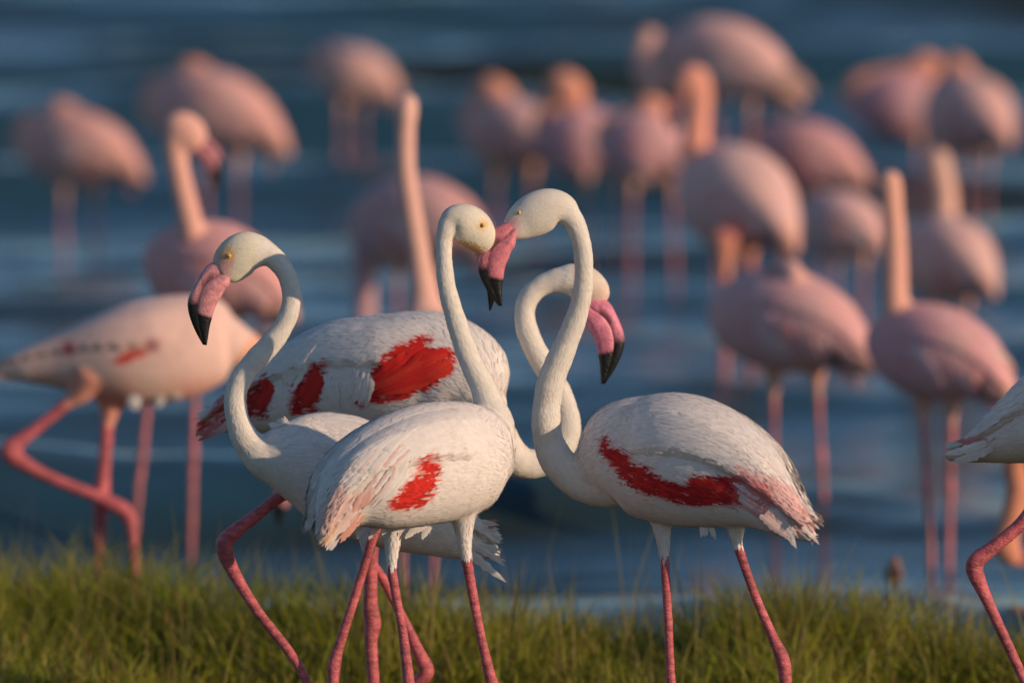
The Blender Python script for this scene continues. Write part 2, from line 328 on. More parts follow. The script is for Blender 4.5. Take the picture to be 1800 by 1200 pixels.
def fan(b0, b1, t0, t1, n, w, cols, d0, d1, jit=5, bend=4):
    """n feathers with bases between b0,b1 and tips between t0,t1 (pixels)"""
    out = []; rr = random.Random(int(b0[0] * 7 + t1[1]))
    for i in range(n):
        f = i / max(n - 1, 1); c = cols[rr.randrange(len(cols))]; c2 = cols[rr.randrange(len(cols))]
        out.append((b0[0] + (b1[0] - b0[0]) * f + rr.uniform(-jit, jit), b0[1] + (b1[1] - b0[1]) * f, d0, t0[0] + (t1[0] - t0[0]) * f + rr.uniform(-jit, jit), t0[1] + (t1[1] - t0[1]) * f + rr.uniform(-jit, jit), d1, rr.uniform(-bend, bend), w * rr.uniform(.75, 1.25), c, c2))
    return out

def flamingo(label, group, D, torso, neck, legs, head=None, bill=None, eye=None, paint=(), voxel=.0042, body=WHITE, neckc=CREAM, headc=None, legc=LEG,
             thighs=(), fluff=0, plumes=(), lying=(), wing=(.16, .93, 18, 92, .013), wingc=None, belly=None, hip=0):
    """torso (px,py,dd,half height,half width) chest to tail; neck/legs (px,py,dd,r); head (px,py,dd,rh,rw) nape to bill base"""
    k = D / F
    def conv(rows): 
        R = []
        for r in rows: R.append(np.r_[W(r[0], r[1], D + r[2]), np.array(r[3:]) * k])
        return np.array(R)
    mb = MB(); tor = crom(conv(torso), 44); TC = tor[:, :3]; TT, TS, TU = frames(TC, True); mb.loft(TC, tor[:, 3], tor[:, 4], True, 36)
    sk = []                                                        # skeleton samples: kind, centre, radius, flow direction
    for i in range(len(TC)): sk.append((0, TC[i], min(tor[i, 3], tor[i, 4]), TT[i]))
    if len(neck):
        nk = crom(conv(neck), 70); nk[:, 3] *= 1 + .022 * np.sin(np.arange(70) * .9 + D * 7) + .015 * np.sin(np.arange(70) * 2.3); mb.loft(nk[:, :3], nk[:, 3], nk[:, 3] * .95, False, 18)
        NT = nrm(np.gradient(nk[:, :3], axis=0))
        for i in range(len(nk)): sk.append((1, nk[i, :3], nk[i, 3], -NT[i]))
    if head is not None:
        hd = crom(conv(head), 24); mb.loft(hd[:, :3], hd[:, 3], hd[:, 4], False, 22); HT = nrm(np.gradient(hd[:, :3], axis=0))
        for i in range(len(hd)): sk.append((2, hd[i, :3], min(hd[i, 3], hd[i, 4]), -HT[i]))
    pinkC, pinkR = [], []
    for lg in legs:                                                # ends with the point on the ground
        R = conv(lg[:-1]); fx, fd = lg[-1][0], lg[-1][1]; x = W(fx, 900, D + fd)[0]; gz = float(ground_z(np.array(x), np.array(D + fd)))
        R = np.vstack([R, [x, D + fd, gz + .02, R[-1, 3] * .8]]); Q = crom(R, 60); mb.loft(Q[:, :3], Q[:, 3], Q[:, 3], False, 12)
        fdir = -1 if (torso[0][0] < torso[-1][0]) else 1
        for a in (-.5, 0, .5):                                     # toes
            tq = crom(np.array([[x, D + fd, gz + .022, .008], [x + fdir * .05 * math.cos(a), D + fd + .05 * math.sin(a), gz + .012, .007], [x + fdir * .095 * math.cos(a), D + fd + .095 * math.sin(a), gz + .004, .004]]), 8)
            mb.loft(tq[:, :3], tq[:, 3], tq[:, 3], False, 8); pinkC.append(tq[:, :3]); pinkR.append(tq[:, 3])
        pinkC.append(Q[:, :3]); pinkR.append(Q[:, 3])
    thC, thR = [], []
    for tg in thighs:
        Q = crom(conv(tg), 20); Q[:, 3] *= np.linspace(.80, 1, 20) if fluff else 1; mb.loft(Q[:, :3], Q[:, 3], Q[:, 3], False, 14); thC.append(Q[:, :3]); thR.append(Q[:, 3])
        tt = nrm(np.gradient(Q[:, :3], axis=0))
        for i in range(len(Q)): sk.append((3, Q[i, :3], Q[i, 3], tt[i]))
    raw = mb.mesh('raw'); tmp = bpy.data.objects.new('tmp', raw); COL.objects.link(tmp)
    md = tmp.modifiers.new('r', 'REMESH'); md.mode = 'VOXEL'; md.voxel_size = voxel; md.use_smooth_shade = True
    dg = bpy.context.evaluated_depsgraph_get(); me = bpy.data.meshes.new_from_object(tmp.evaluated_get(dg)); bpy.data.objects.remove(tmp); bpy.data.meshes.remove(raw)
    nV = len(me.vertices); co = np.empty(nV * 3, np.float32); me.vertices.foreach_get('co', co); co = co.reshape(-1, 3).astype(float)
    ed = np.empty(len(me.edges) * 2, np.int32); me.edges.foreach_get('vertices', ed); ed = ed.reshape(-1, 2)
    deg = np.bincount(ed.ravel(), minlength=nV)[:, None]
    for _ in range(4):
        ac = np.stack([np.bincount(ed[:, 0], co[ed[:, 1], i], nV) + np.bincount(ed[:, 1], co[ed[:, 0], i], nV) for i in range(3)], 1); co += .5 * (ac / deg - co)
    # region of every vertex
    skc = np.array([s[1] for s in sk]); skr = np.array([s[2] for s in sk]); skk = np.array([s[0] for s in sk]); skf = np.array([s[3] for s in sk])
    PC = np.vstack(pinkC); PR = np.concatenate(pinkR); reg = np.zeros(nV, int); flow = np.zeros((nV, 3)); leg = np.zeros(nV, bool)
    tC = np.vstack(thC) if thC else np.zeros((1, 3)); tR = np.concatenate(thR) if thC else np.array([-9.])
    for a in range(0, nV, 8000):
        c = co[a:a + 8000]; d = np.linalg.norm(c[:, None] - skc[None], axis=2); j = np.argmin(d - skr[None], 1); reg[a:a + 8000] = skk[j]
        w = 1 / (np.maximum(d - skr[None], .004) ** 2); flow[a:a + 8000] = nrm(w @ skf)
        dl = (np.linalg.norm(c[:, None] - PC[None], axis=2) - PR[None]).min(1)
        dtor = np.full(len(c), 9.)
        e = c[:, None] - TC[None]; q = np.sqrt(((e * TU).sum(2) / tor[:, 3]) ** 2 + ((e * TS).sum(2) / tor[:, 4]) ** 2 + ((e * TT).sum(2) / .02) ** 2); dtor = q.min(1)
        dth = (np.linalg.norm(c[:, None] - tC[None], axis=2) - tR[None]).min(1)
        leg[a:a + 8000] = (dl < .004) & (dtor > 1.03) & (dth > .0015)
    org = np.array([TC[len(TC) // 2][0], D, float(ground_z(np.array(TC[len(TC) // 2][0]), np.array(D)))])
    root = bpy.data.objects.new('flamingo', None); COL.objects.link(root); root.location = org; root.empty_display_size = .1
    root['label'] = label; root['category'] = 'flamingo'; root['group'] = group
    me.vertices.foreach_set('co', (co - org).astype(np.float32).ravel()); me.update(); me.name = 'body'
    nor = np.empty(nV * 3, np.float32); me.vertices.foreach_get('normal', nor); nor = nor.reshape(-1, 3).astype(float)
    def colour(P, Nn, R, jit=0.0, per=1):
        base = np.array([body, neckc, headc or neckc, belly or body])[R]
        pp = proj(P); m_ = len(P) // per; pj = pp + np.repeat(rng.normal(0, jit, (m_, 2)) * np.array([1.6, 1]), per, 0) if jit else pp
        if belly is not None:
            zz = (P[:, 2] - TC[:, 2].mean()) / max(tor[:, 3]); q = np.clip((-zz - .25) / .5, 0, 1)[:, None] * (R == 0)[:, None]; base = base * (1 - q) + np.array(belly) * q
        for poly, c, st in paint:
            if isinstance(poly[0], (int, float)):                 # circle x,y,r
                q = np.clip(1.6 - np.hypot(pj[:, 0] - poly[0], pj[:, 1] - poly[1]) / poly[2] * 1.2, 0, 1) * st
            else: q = inpoly(pj, poly) * st
            q = (q * (Nn[:, 1] < .15))[:, None]; cv = np.array(c)[None]
            if jit and c[1] < .08:
                rv = np.repeat(rng.random((m_, 1)), per, 0); cv = cv * np.repeat(.62 + .55 * rng.random((m_, 1)), per, 0) + np.array([.12, .28, .24]) * (rv > .955)
            if jit and c[1] < .08:
                q2 = (inpoly(pp + np.repeat(rng.normal(0, 7, (m_, 2)), per, 0), poly) if not isinstance(poly[0], (int, float)) else np.zeros(len(P))) * (Nn[:, 1] < .15) * .5; base = base * (1 - q2[:, None]) + np.array([.82, .36, .31]) * q2[:, None]
            base = base * (1 - q) + cv * q
        return base
    col = colour(co, nor, reg, 1.5); lc = np.asarray(legc) * np.clip(1 + .10 * np.sin(co[:, 2:3] * 37), .8, 1.2); col[leg] = lc[leg]
    setcol(me, col)
    bo = link('body', me, root, [M_PLUME, M_LEG]); tree = BVHTree.FromPolygons(co.tolist(), [tuple(p.vertices) for p in me.polygons]) if fluff else None
    nP = len(me.polygons); lt = np.empty(nP, np.int32); ls = np.empty(nP, np.int32); me.polygons.foreach_get('loop_total', lt); me.polygons.foreach_get('loop_start', ls)
    lv = np.empty(len(me.loops), np.int32); me.loops.foreach_get('vertex_index', lv); fv = lv[ls]
    me.polygons.foreach_set('material_index', leg[fv].astype(np.int32)); me.update()
    # folded wings: shells lying on the flanks
    wingsV, wingsF = [], []
    if wing:
        u0, u1, t0, t1, off = wing
        for sg in (1, -1):
            nu, nt = 40, 16; uu = np.linspace(u0, u1, nu) * (len(TC) - 1); V = []; Nn = []; TTT = []
            for i, u in enumerate(uu):
                i0 = min(int(u), len(TC) - 2); fr = u - i0; mix = lambda A: A[i0] * (1 - fr) + A[i0 + 1] * fr
                c, up, sd_, tg, rh, rw = mix(TC), mix(TU), mix(TS), mix(TT), mix(tor[:, 3]), mix(tor[:, 4]); ui = i / (nu - 1)
                tl = t0 + (t1 - t0) * (1 - .35 * ui) * min(1, .55 + ui * 3.2) + 2.5 * math.sin(i * 1.9)
                for j in range(nt):
                    v = j / (nt - 1); th = math.radians(t0 + (tl - t0) * v); nn = nrm(up * math.cos(th) / rh + sg * sd_ * math.sin(th) / rw)
                    h = off * min(1, (1 - v) * 9 - .25) * min(1, v * 3 - .2) * min(1, ui * 6 - .2)
                    V.append(c + up * rh * math.cos(th) * .985 + sg * sd_ * rw * math.sin(th) * .985 + nn * h); Nn.append(nn); TTT.append(nrm(tg - up * .12 * v))
            V = np.array(V); Nn = np.array(Nn); TTT = np.array(TTT)
            Fs = [(i * nt + j, i * nt + j + 1, (i + 1) * nt + j + 1, (i + 1) * nt + j) for i in range(nu - 1) for j in range(nt - 1)]
            if sg < 0: Fs = [f[::-1] for f in Fs]
            wingsV.append(V); wingsF.append(Fs)
            mw = MB(); bcol = colour(V, Nn, np.zeros(len(V), int), 1.0)
            if wingc is not None:
                base = np.linalg.norm(bcol - np.array(body), axis=1) < .01; bcol[base] = wingc
            mw.add(V, Fs, bcol); wo = link('wing', mw.mesh('wing', org), root, [M_PLUME])
            if fluff:
                nf = int(fluff * .28); a = rng.integers(0, nu - 1, nf); b_ = rng.integers(0, nt - 1, nf); fa, fb = rng.random(nf), rng.random(nf)
                bl = lambda A: (A[a * nt + b_] * ((1 - fa) * (1 - fb))[:, None] + A[(a + 1) * nt + b_] * (fa * (1 - fb))[:, None] + A[a * nt + b_ + 1] * ((1 - fa) * fb)[:, None] + A[(a + 1) * nt + b_ + 1] * (fa * fb)[:, None])
                p, q, t = bl(V), nrm(bl(Nn)), bl(TTT); cf = lambda V7, k7: colour(V7.reshape(-1, 3), np.repeat(q, k7, 0), np.zeros(nf * k7, int), 3.0, k7) * np.repeat(rng.uniform(.955, 1.02, (nf, 1)), k7, 0)
                fm = feather_blob(p, q, t, np.full(nf, .058), np.full(nf, .0085), cf, np.full(nf, .0010), 'wing_plumage', org, .07, BVHTree.FromPolygons(V.tolist(), Fs))
                f = link('wing_plumage', fm, wo, [M_FEATH]); f['kind'] = 'stuff'
    if fluff:
        fi = rng.integers(0, nP, int(fluff * 2.6)); vi = fv[fi]; vi = vi[~leg[vi]]
        r = reg[vi]; keep = (rng.random(len(vi)) < np.array([.55, 1, .8, .8])[r]); vi = vi[keep]; r = r[keep]
        p = co[vi] + rng.normal(0, voxel * .4, (len(vi), 3)); p -= nor[vi] * ((p - co[vi]) * nor[vi]).sum(1, keepdims=True)
        L = np.array([.036, .014, .008, .018])[r]; Wd = np.array([.0075, .0042, .0035, .0055])[r]; lf = np.array([.0010, .0005, .0003, .0012])[r]
        cf = lambda V7, k7: colour(V7.reshape(-1, 3), np.repeat(nor[vi], k7, 0), np.repeat(r, k7), 2.5, k7) * np.repeat(rng.uniform(.95, 1.03, (len(vi), 1)), k7, 0)
        fm = feather_blob(p, nor[vi], flow[vi], L, Wd, cf, lf, 'plumage', org, .18, tree); f = link('plumage', fm, root, [M_FEATH]); f['kind'] = 'stuff'
    if bill: make_bill(root, org, D, *bill)
    for e in (eye or ()):
        c = W(e[0], e[1], D + e[2]); x0 = np.argmin(((proj(co) - np.array([e[0], e[1]])) ** 2).sum(1) + 1e5 * (nor[:, 1] > -.1)); dy = co[x0][1] - D
        make_eye(root, org, e[0], e[1], D + dy + e[3] * k * .05, e[3] * k)
    if plumes or lying:
        tv = [co] + wingsV; tf = [tuple(p.vertices) for p in me.polygons]; o_ = len(co)
        for Vw, Fw in zip(wingsV, wingsF): tf += [tuple(i + o_ for i in f) for f in Fw]; o_ += len(Vw)
        ptree = BVHTree.FromPolygons(np.vstack(tv).tolist(), tf)
        for lie, pl in ((False, plumes), (True, lying)):
            for (x0, y0, d0, x1, y1, d1, bend, w, c, c2) in pl: plume(root, org, W(x0, y0, D + d0), W(x1, y1, D + d1), bend * k, w * k, c, c2, ptree, lie)
    return root

NEAR = 'flamingos standing on the grassy shore'
# --- A: bird with its head low at the left, facing left
SHL = (.74, .60, .50)
flamingo('leftmost white flamingo of the front group, neck in an S and bill hanging down', NEAR, 18.15,
    [(452, 806, -.03, 34, 30), (500, 806, -.02, 66, 52), (560, 815, 0, 94, 72), (640, 845, .02, 104, 80), (720, 888, .04, 88, 72), (790, 930, .05, 54, 50), (840, 955, .06, 30, 30), (872, 972, .06, 10, 12)],
    [(500, 812, -.02, 52), (465, 802, -.03, 38), (440, 782, -.035, 29), (424, 757, -.04, 23), (415, 725, -.04, 20.5), (414, 693, -.04, 20), (426, 662, -.04, 19.5), (448, 634, -.04, 20), (474, 606, -.04, 20), (497, 574, -.04, 18.5), (511, 540, -.04, 17.5), (511, 505, -.04, 17), (499, 474, -.04, 17.5), (476, 449, -.04, 20), (455, 442, -.04, 25)],
    [[(560, 850, .05, 20), (500, 868, .04, 12), (447, 908, .03, 12), (402, 943, .02, 15), (394, 962, .02, 16), (410, 1004, .02, 12.5), (450, 1070, .0, 10), (540, 1200, -.02, 9), (600, 0, 0)][:-1] + [(585, -.03)],
     [(668, 900, -.07, 14), (655, 945, -.07, 9.5), (628, 1035, -.06, 9), (596, 1135, -.06, 10), (588, 1165, -.06, 12.5), (585, 1205, -.06, 10.5), (580, 1290, -.06, 8.5), (578, -.06)]],
    head=[(478, 446, -.04, 18, 16), (455, 442, -.04, 30, 24), (432, 443, -.04, 37, 28), (414, 456, -.04, 38, 27), (400, 472, -.04, 33, 23), (392, 481, -.04, 25, 20)],
    bill=((388, 482), (361, 610), False, -.04, -.05, (.82, .34, .36)), eye=[(402, 450, 0, 4.8)],
    headc=(.80, .72, .56), paint=[((399, 448, 16), (.80, .42, .12), .8), ((390, 468, 20), (.78, .37, .35), .85)], fluff=9000,
    thighs=[[(630, 890, 0, 40), (645, 935, -.03, 22), (648, 975, -.03, 9)]],
    plumes=fan((800, 915), (790, 955), (878, 925), (884, 985), 14, 6.5, [WHITE, (.80, .74, .68)], .03, .02) + [(800, 945, .02, 891, 1023, .0, -3, 9, WHITE, WHITE), (815, 950, .02, 888, 994, .0, 3, 7, WHITE, WHITE), (835, 932, .03, 876, 914, .02, 2, 8, (.75, .30, .26), (.70, .20, .17)), (830, 936, .03, 868, 926, .02, 2, 7, (.75, .30, .26), (.72, .25, .22))]
         + fan((500, 765), (512, 757), (472, 742), (500, 731), 9, 4.5, [WHITE], -.03, -.035, 2, 2),
    lying=fan((530, 745), (620, 760), (600, 830), (700, 850), 8, 7, [WHITE], -.06, -.08))
# --- B: bird with its back to us in the middle
redB = [(764, 795), (774, 812), (772, 838), (762, 864), (745, 890), (722, 895), (690, 898), (680, 886), (700, 866), (716, 848), (732, 830), (742, 806)]
pk = (.80, .40, .34)
flamingo('white flamingo with its tail towards us and an orange-red patch on its wing', NEAR, 17.72,
    [(888, 818, .10, 38, 34), (868, 814, .09, 80, 62), (815, 808, .06, 103, 84), (740, 817, .0, 107, 92), (665, 840, -.06, 94, 84), (614, 868, -.10, 70, 62), (585, 905, -.13, 40, 36), (567, 952, -.15, 10, 10)],
    [(862, 800, .09, 44), (866, 750, .11, 40), (858, 705, .12, 27), (845, 672, .12, 22.5), (826, 633, .12, 20.5), (803, 567, .12, 18.5), (785, 500, .12, 16), (780, 433, .13, 15), (785, 402, .13, 17), (797, 383, .14, 22)],
    [[(700, 900, 0, 15), (688, 980, .0, 10.5), (695, 1040, .0, 9), (708, 1110, 0, 9), (717, 1185, 0, 11), (720, 1225, 0, 12.5), (724, 1300, 0, 9), (728, 0)],
     [(815, 920, .05, 14), (818, 968, .05, 11), (832, 1050, .05, 9.5), (846, 1120, .05, 9), (862, 1190, .05, 11), (872, 1225, .05, 13), (876, 1300, .05, 9), (884, .05)]],
    head=[(784, 400, .13, 14, 13), (798, 386, .135, 25, 21), (815, 390, .14, 34, 27), (832, 403, .15, 36, 28), (846, 421, .16, 30, 23), (854, 437, .17, 19, 16)],
    bill=((846, 444), (861, 548), True, .20, .26, (.76, .30, .33), 1.0, .62), eye=[(848, 396, 0, 4.6)],
    headc=(.80, .72, .58), paint=[([(796, 418), (812, 425), (830, 428), (852, 436), (852, 466), (835, 458), (798, 442)], (.60, .30, .07), .85), ((848, 396, 10), (.8, .45, .1), .7), (redB, RED, 1),
        ([(560, 905), (592, 850), (628, 868), (655, 872), (650, 892), (622, 890), (605, 925), (588, 960), (560, 968)], pk, .55)], fluff=10000,
    thighs=[[(690, 880, 0, 36), (691, 930, 0, 20), (688, 985, 0, 10.5)], [(812, 870, .04, 42), (815, 925, .05, 20), (818, 968, .05, 11)]],
    plumes=fan((598, 862), (640, 905), (564, 925), (600, 950), 14, 6, [pk, WHITE, (.80, .58, .52), (.82, .38, .24)], -.15, -.16, 5, 3) + fan((590, 900), (600, 925), (562, 955), (582, 968), 8, 6, [WHITE, (.80, .60, .54), (.84, .42, .20)], -.15, -.16, 3, 2)
         + fan((640, 915), (760, 925), (630, 944), (740, 942), 9, 6, [WHITE], -.02, -.02, 6, 3),
    lying=fan((690, 750), (745, 800), (585, 880), (660, 900), 12, 6, [WHITE, WHITE, (.80, .55, .50)], -.17, -.17, 5, 6) + fan((740, 735), (700, 735), (640, 850), (600, 820), 8, 6.5, [WHITE], -.14, -.16, 5, 6) + fan((660, 845), (640, 850), (648, 890), (612, 905), 5, 6, [pk, (.80, .5, .44)], -.16, -.16, 4, 3))
# --- C: bird on the right with its head up, bill touching the other
redC = [(1047, 778), (1053, 786), (1063, 762), (1073, 783), (1092, 790), (1113, 815), (1137, 822), (1163, 841), (1207, 853), (1217, 837), (1247, 834), (1297, 838), (1302, 888), (1240, 890), (1197, 887), (1163, 876), (1113, 860), (1080, 829), (1062, 804)]
flamingo('white flamingo facing left with raised head and a dark red band along its wing', NEAR, 17.85,
    [(1040, 830, .12, 42, 40), (1085, 805, .08, 95, 68), (1140, 804, .05, 111, 88), (1200, 808, 0, 118, 96), (1260, 823, -.05, 108, 90), (1315, 850, -.10, 85, 70), (1355, 882, -.14, 57, 48), (1392, 915, -.17, 34, 30), (1428, 945, -.20, 9, 9)],
    [(1090, 840, .08, 52), (1050, 848, .11, 44), (1018, 840, .12, 37), (985, 817, .12, 32), (965, 778, .12, 28), (960, 742, .11, 26.5), (962, 706, .11, 25.5), (972, 660, .10, 24.5), (996, 602, .09, 21.5), (1015, 552, .08, 19), (1025, 507, .07, 17.5), (1026, 460, .06, 17), (1021, 420, .05, 17), (1008, 388, .05, 19), (990, 370, .05, 24)],
    [[(1160, 900, .03, 15), (1165, 940, .03, 11), (1168, 975, .03, 9.5), (1174, 1080, .03, 8.5), (1179, 1190, .03, 9), (1182, 1225, .03, 12), (1184, 1300, .03, 9), (1188, .03)],
     [(1285, 900, -.06, 15), (1292, 942, -.06, 10), (1325, 1040, -.06, 8.8), (1358, 1118, -.06, 10), (1376, 1160, -.06, 13.5), (1381, 1205, -.06, 11.5), (1384, 1300, -.06, 8.5), (1386, -.06)]],
    head=[(1008, 385, .05, 17, 16), (990, 368, .05, 28, 23), (968, 366, .05, 36, 28), (944, 375, .05, 39, 29), (922, 388, .05, 35, 26), (904, 402, .045, 25, 20), (896, 410, .045, 17, 16)],
    bill=((888, 417), (881, 541), False, .04, .03, (.78, .24, .28)), eye=[(912, 374, 0, 4.2)],
    headc=(.78, .70, .60), paint=[((902, 395, 14), (.70, .32, .34), .75), (redC, (.62, .020, .020), 1), ([(1297, 838), (1290, 815), (1340, 835), (1390, 850), (1436, 925), (1428, 950), (1410, 935), (1380, 905), (1330, 885), (1302, 880)], (.80, .36, .34), .65), ([(1285, 835), (1300, 830), (1345, 850), (1365, 890), (1330, 892), (1290, 888)], (.72, .12, .12), .6)], fluff=10000,
    thighs=[[(1160, 880, .03, 40), (1163, 925, .03, 19), (1168, 968, .03, 10)], [(1275, 890, -.06, 44), (1293, 917, -.06, 20), (1294, 948, -.06, 10.5)]],
    plumes=fan((1340, 905), (1385, 880), (1385, 950), (1436, 930), 14, 6.5, [WHITE, (.80, .56, .52), (.80, .44, .38)], -.2, -.21, 5, 4) + [(1370, 890, -.2, 1441, 957, -.21, 4, 7, (.80, .58, .54), WHITE), (1355, 900, -.2, 1401, 964, -.2, 2, 9, (.8, .66, .62), WHITE)]
         + fan((1265, 905), (1290, 915), (1300, 922), (1328, 916), 7, 5, [WHITE], -.09, -.09, 3, 2) + fan((1230, 915), (1250, 920), (1232, 942), (1258, 945), 5, 5, [WHITE], -.06, -.06, 3, 2),
    lying=fan((1290, 835), (1310, 885), (1375, 870), (1375, 925), 10, 7, [(.80, .50, .48), (.78, .34, .33), (.80, .62, .58), (.66, .10, .10)], -.17, -.19, 5, 4) + fan((1300, 790), (1300, 830), (1385, 838), (1395, 870), 8, 7, [WHITE, WHITE, (.80, .58, .55)], -.16, -.18, 5, 5) + fan((1190, 720), (1240, 740), (1290, 790), (1330, 815), 9, 6.5, [WHITE], -.1, -.14, 8, 5))
# --- D: large bird behind with open red wing patches, neck looped behind C
redD = [(630, 712), (632, 688), (650, 655), (690, 610), (740, 589), (771, 595), (742, 612), (800, 613), (798, 650), (762, 680), (700, 706)]
flamingo('white flamingo behind the others with big red wing patches and neck in a loop', NEAR, 18.55,
    [(852, 712, -.10, 36, 40), (828, 672, -.08, 84, 70), (766, 645, -.04, 97, 86), (690, 652, .0, 102, 90), (600, 661, .06, 98, 82), (525, 683, .10, 82, 66), (445, 712, .15, 50, 42), (388, 738, .18, 24, 20), (352, 758, .20, 9, 9)],
    [(835, 690, -.08, 52), (858, 748, -.08, 42), (890, 793, -.07, 35), (925, 815, -.06, 27), (965, 806, -.05, 27), (990, 776, -.04, 27), (998, 740, -.04, 23), (985, 692, -.04, 21), (958, 645, -.04, 20.5), (936, 605, -.04, 20.5), (923, 565, -.04, 19), (926, 530, -.04, 18.5), (946, 505, -.04, 19), (975, 493, -.04, 21), (1000, 492, -.04, 26)],
    [[(650, 750, 0, 30), (652, 984, .0, 13.5), (651, 1060, 0, 14), (655, 1095, 0, 16), (652, 1130, 0, 12), (657, 1200, 0, 11), (660, 1300, 0, 9), (664, 0)],
     [(650, 760, .03, 30), (648, 955, .03, 10), (675, 1020, .03, 9), (708, 1085, .03, 9), (738, 1150, .03, 12), (750, 1180, .03, 15), (735, 1200, .03, 12), (700, 1260, .03, 9), (660, .03)]],
    head=[(975, 493, -.04, 18, 16), (1000, 490, -.04, 27, 23), (1022, 497, -.04, 33, 27), (1042, 512, -.04, 31, 25), (1054, 530, -.045, 22, 19)],
    bill=((1042, 543), (1059, 678), True, -.045, -.06, (.80, .24, .33), 1.05), eye=[(1030, 497, 0, 5.5)],
    headc=(.78, .64, .52), paint=[(redD, (.72, .018, .014), 1), ([(508, 728), (515, 680), (545, 645), (570, 632), (562, 690), (556, 728)], (.58, .02, .02), 1), ([(425, 735), (432, 690), (470, 655), (470, 735)], (.50, .02, .02), 1),
        ([(335, 780), (390, 690), (420, 700), (380, 745)], (.62, .06, .06), .8), ((1056, 520, 16), (.80, .46, .36), .6)], fluff=11000,
    plumes=fan((425, 700), (425, 735), (345, 738), (345, 772), 12, 6.5, [(.62, .05, .05), (.80, .60, .56), (.60, .03, .03), (.70, .2, .2), WHITE], .12, .18, 4, 4) + [(430, 705, .12, 362, 716, .17, 3, 6, (.3, .05, .05), (.05, .03, .03))],
    lying=fan((650, 600), (690, 600), (600, 722), (640, 722), 7, 8, [WHITE, (.80, .68, .63)], -.09, -.09, 4, 5) + fan((590, 600), (625, 600), (578, 700), (602, 718), 6, 8, [WHITE], -.03, -.03, 5, 6) + fan((540, 600), (560, 605), (480, 665), (500, 690), 6, 7, [WHITE], -.02, -.01, 5, 6) + fan((560, 640), (570, 668), (512, 695), (516, 728), 7, 8, [(.60, .018, .018), (.68, .03, .02)], -.03, -.02, 4, 4) + fan((466, 662), (470, 692), (430, 712), (436, 736), 5, 7, [(.58, .018, .018), (.66, .03, .02)], .02, .04, 4, 4)
         + fan((742, 598), (786, 652), (640, 668), (648, 706), 13, 8, [(.74, .020, .015), (.66, .014, .012), (.78, .045, .025)], -.13, -.13, 4, 8) + fan((790, 618), (796, 650), (730, 640), (735, 680), 5, 8, [(.74, .020, .015), (.78, .045, .025)], -.14, -.14, 4, 5))
# --- E: bird cut by the right edge
flamingo('white flamingo cut off by the right edge, only its tail and bent leg showing', NEAR, 18.1,
    [(2060, 690, -.05, 50, 46), (2010, 690, -.04, 90, 70), (1920, 705, 0, 110, 88), (1840, 735, .05, 88, 76), (1770, 768, .09, 50, 50), (1715, 790, .12, 24, 26), (1668, 803, .14, 8, 9)],
    [(2020, 690, -.04, 56), (2070, 700, -.03, 38), (2100, 660, -.03, 26), (2105, 600, -.03, 22), (2095, 520, -.03, 19), (2105, 450, -.03, 17), (2130, 410, -.03, 19)],
    [[(1850, 850, -.05, 22), (1800, 915, -.05, 13.5), (1745, 962, -.05, 13.5), (1716, 985, -.05, 16.5), (1714, 1005, -.05, 16), (1738, 1060, -.05, 11), (1798, 1190, -.05, 9.5), (1830, 1260, -.05, 9), (1860, -.05)],
     [(1900, 830, .03, 18), (1905, 950, .03, 10), (1910, 1100, .03, 9), (1912, 1150, .03, 12), (1914, 1250, .03, 9), (1916, .03)]],
    head=[(2118, 422, -.03, 18, 16), (2138, 412, -.03, 32, 26), (2160, 422, -.03, 36, 27), (2182, 440, -.03, 22, 20)],
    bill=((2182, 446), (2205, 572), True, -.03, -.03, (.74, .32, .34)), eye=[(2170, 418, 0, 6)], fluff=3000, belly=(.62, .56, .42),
    plumes=[(1740, 775, .05, 1660, 798, .08, 3, 9, WHITE, WHITE), (1750, 785, .05, 1670, 812, .08, 3, 9, WHITE, (.7, .64, .56)), (1760, 765, .05, 1680, 775, .08, 3, 9, (.75, .45, .42), (.7, .2, .2))])

FAR = 'pink flamingos wading in the blurred lake'
BODY = (.83, .41, .355); SALM = (.86, .36, .24); LEGF = (.66, .20, .20)
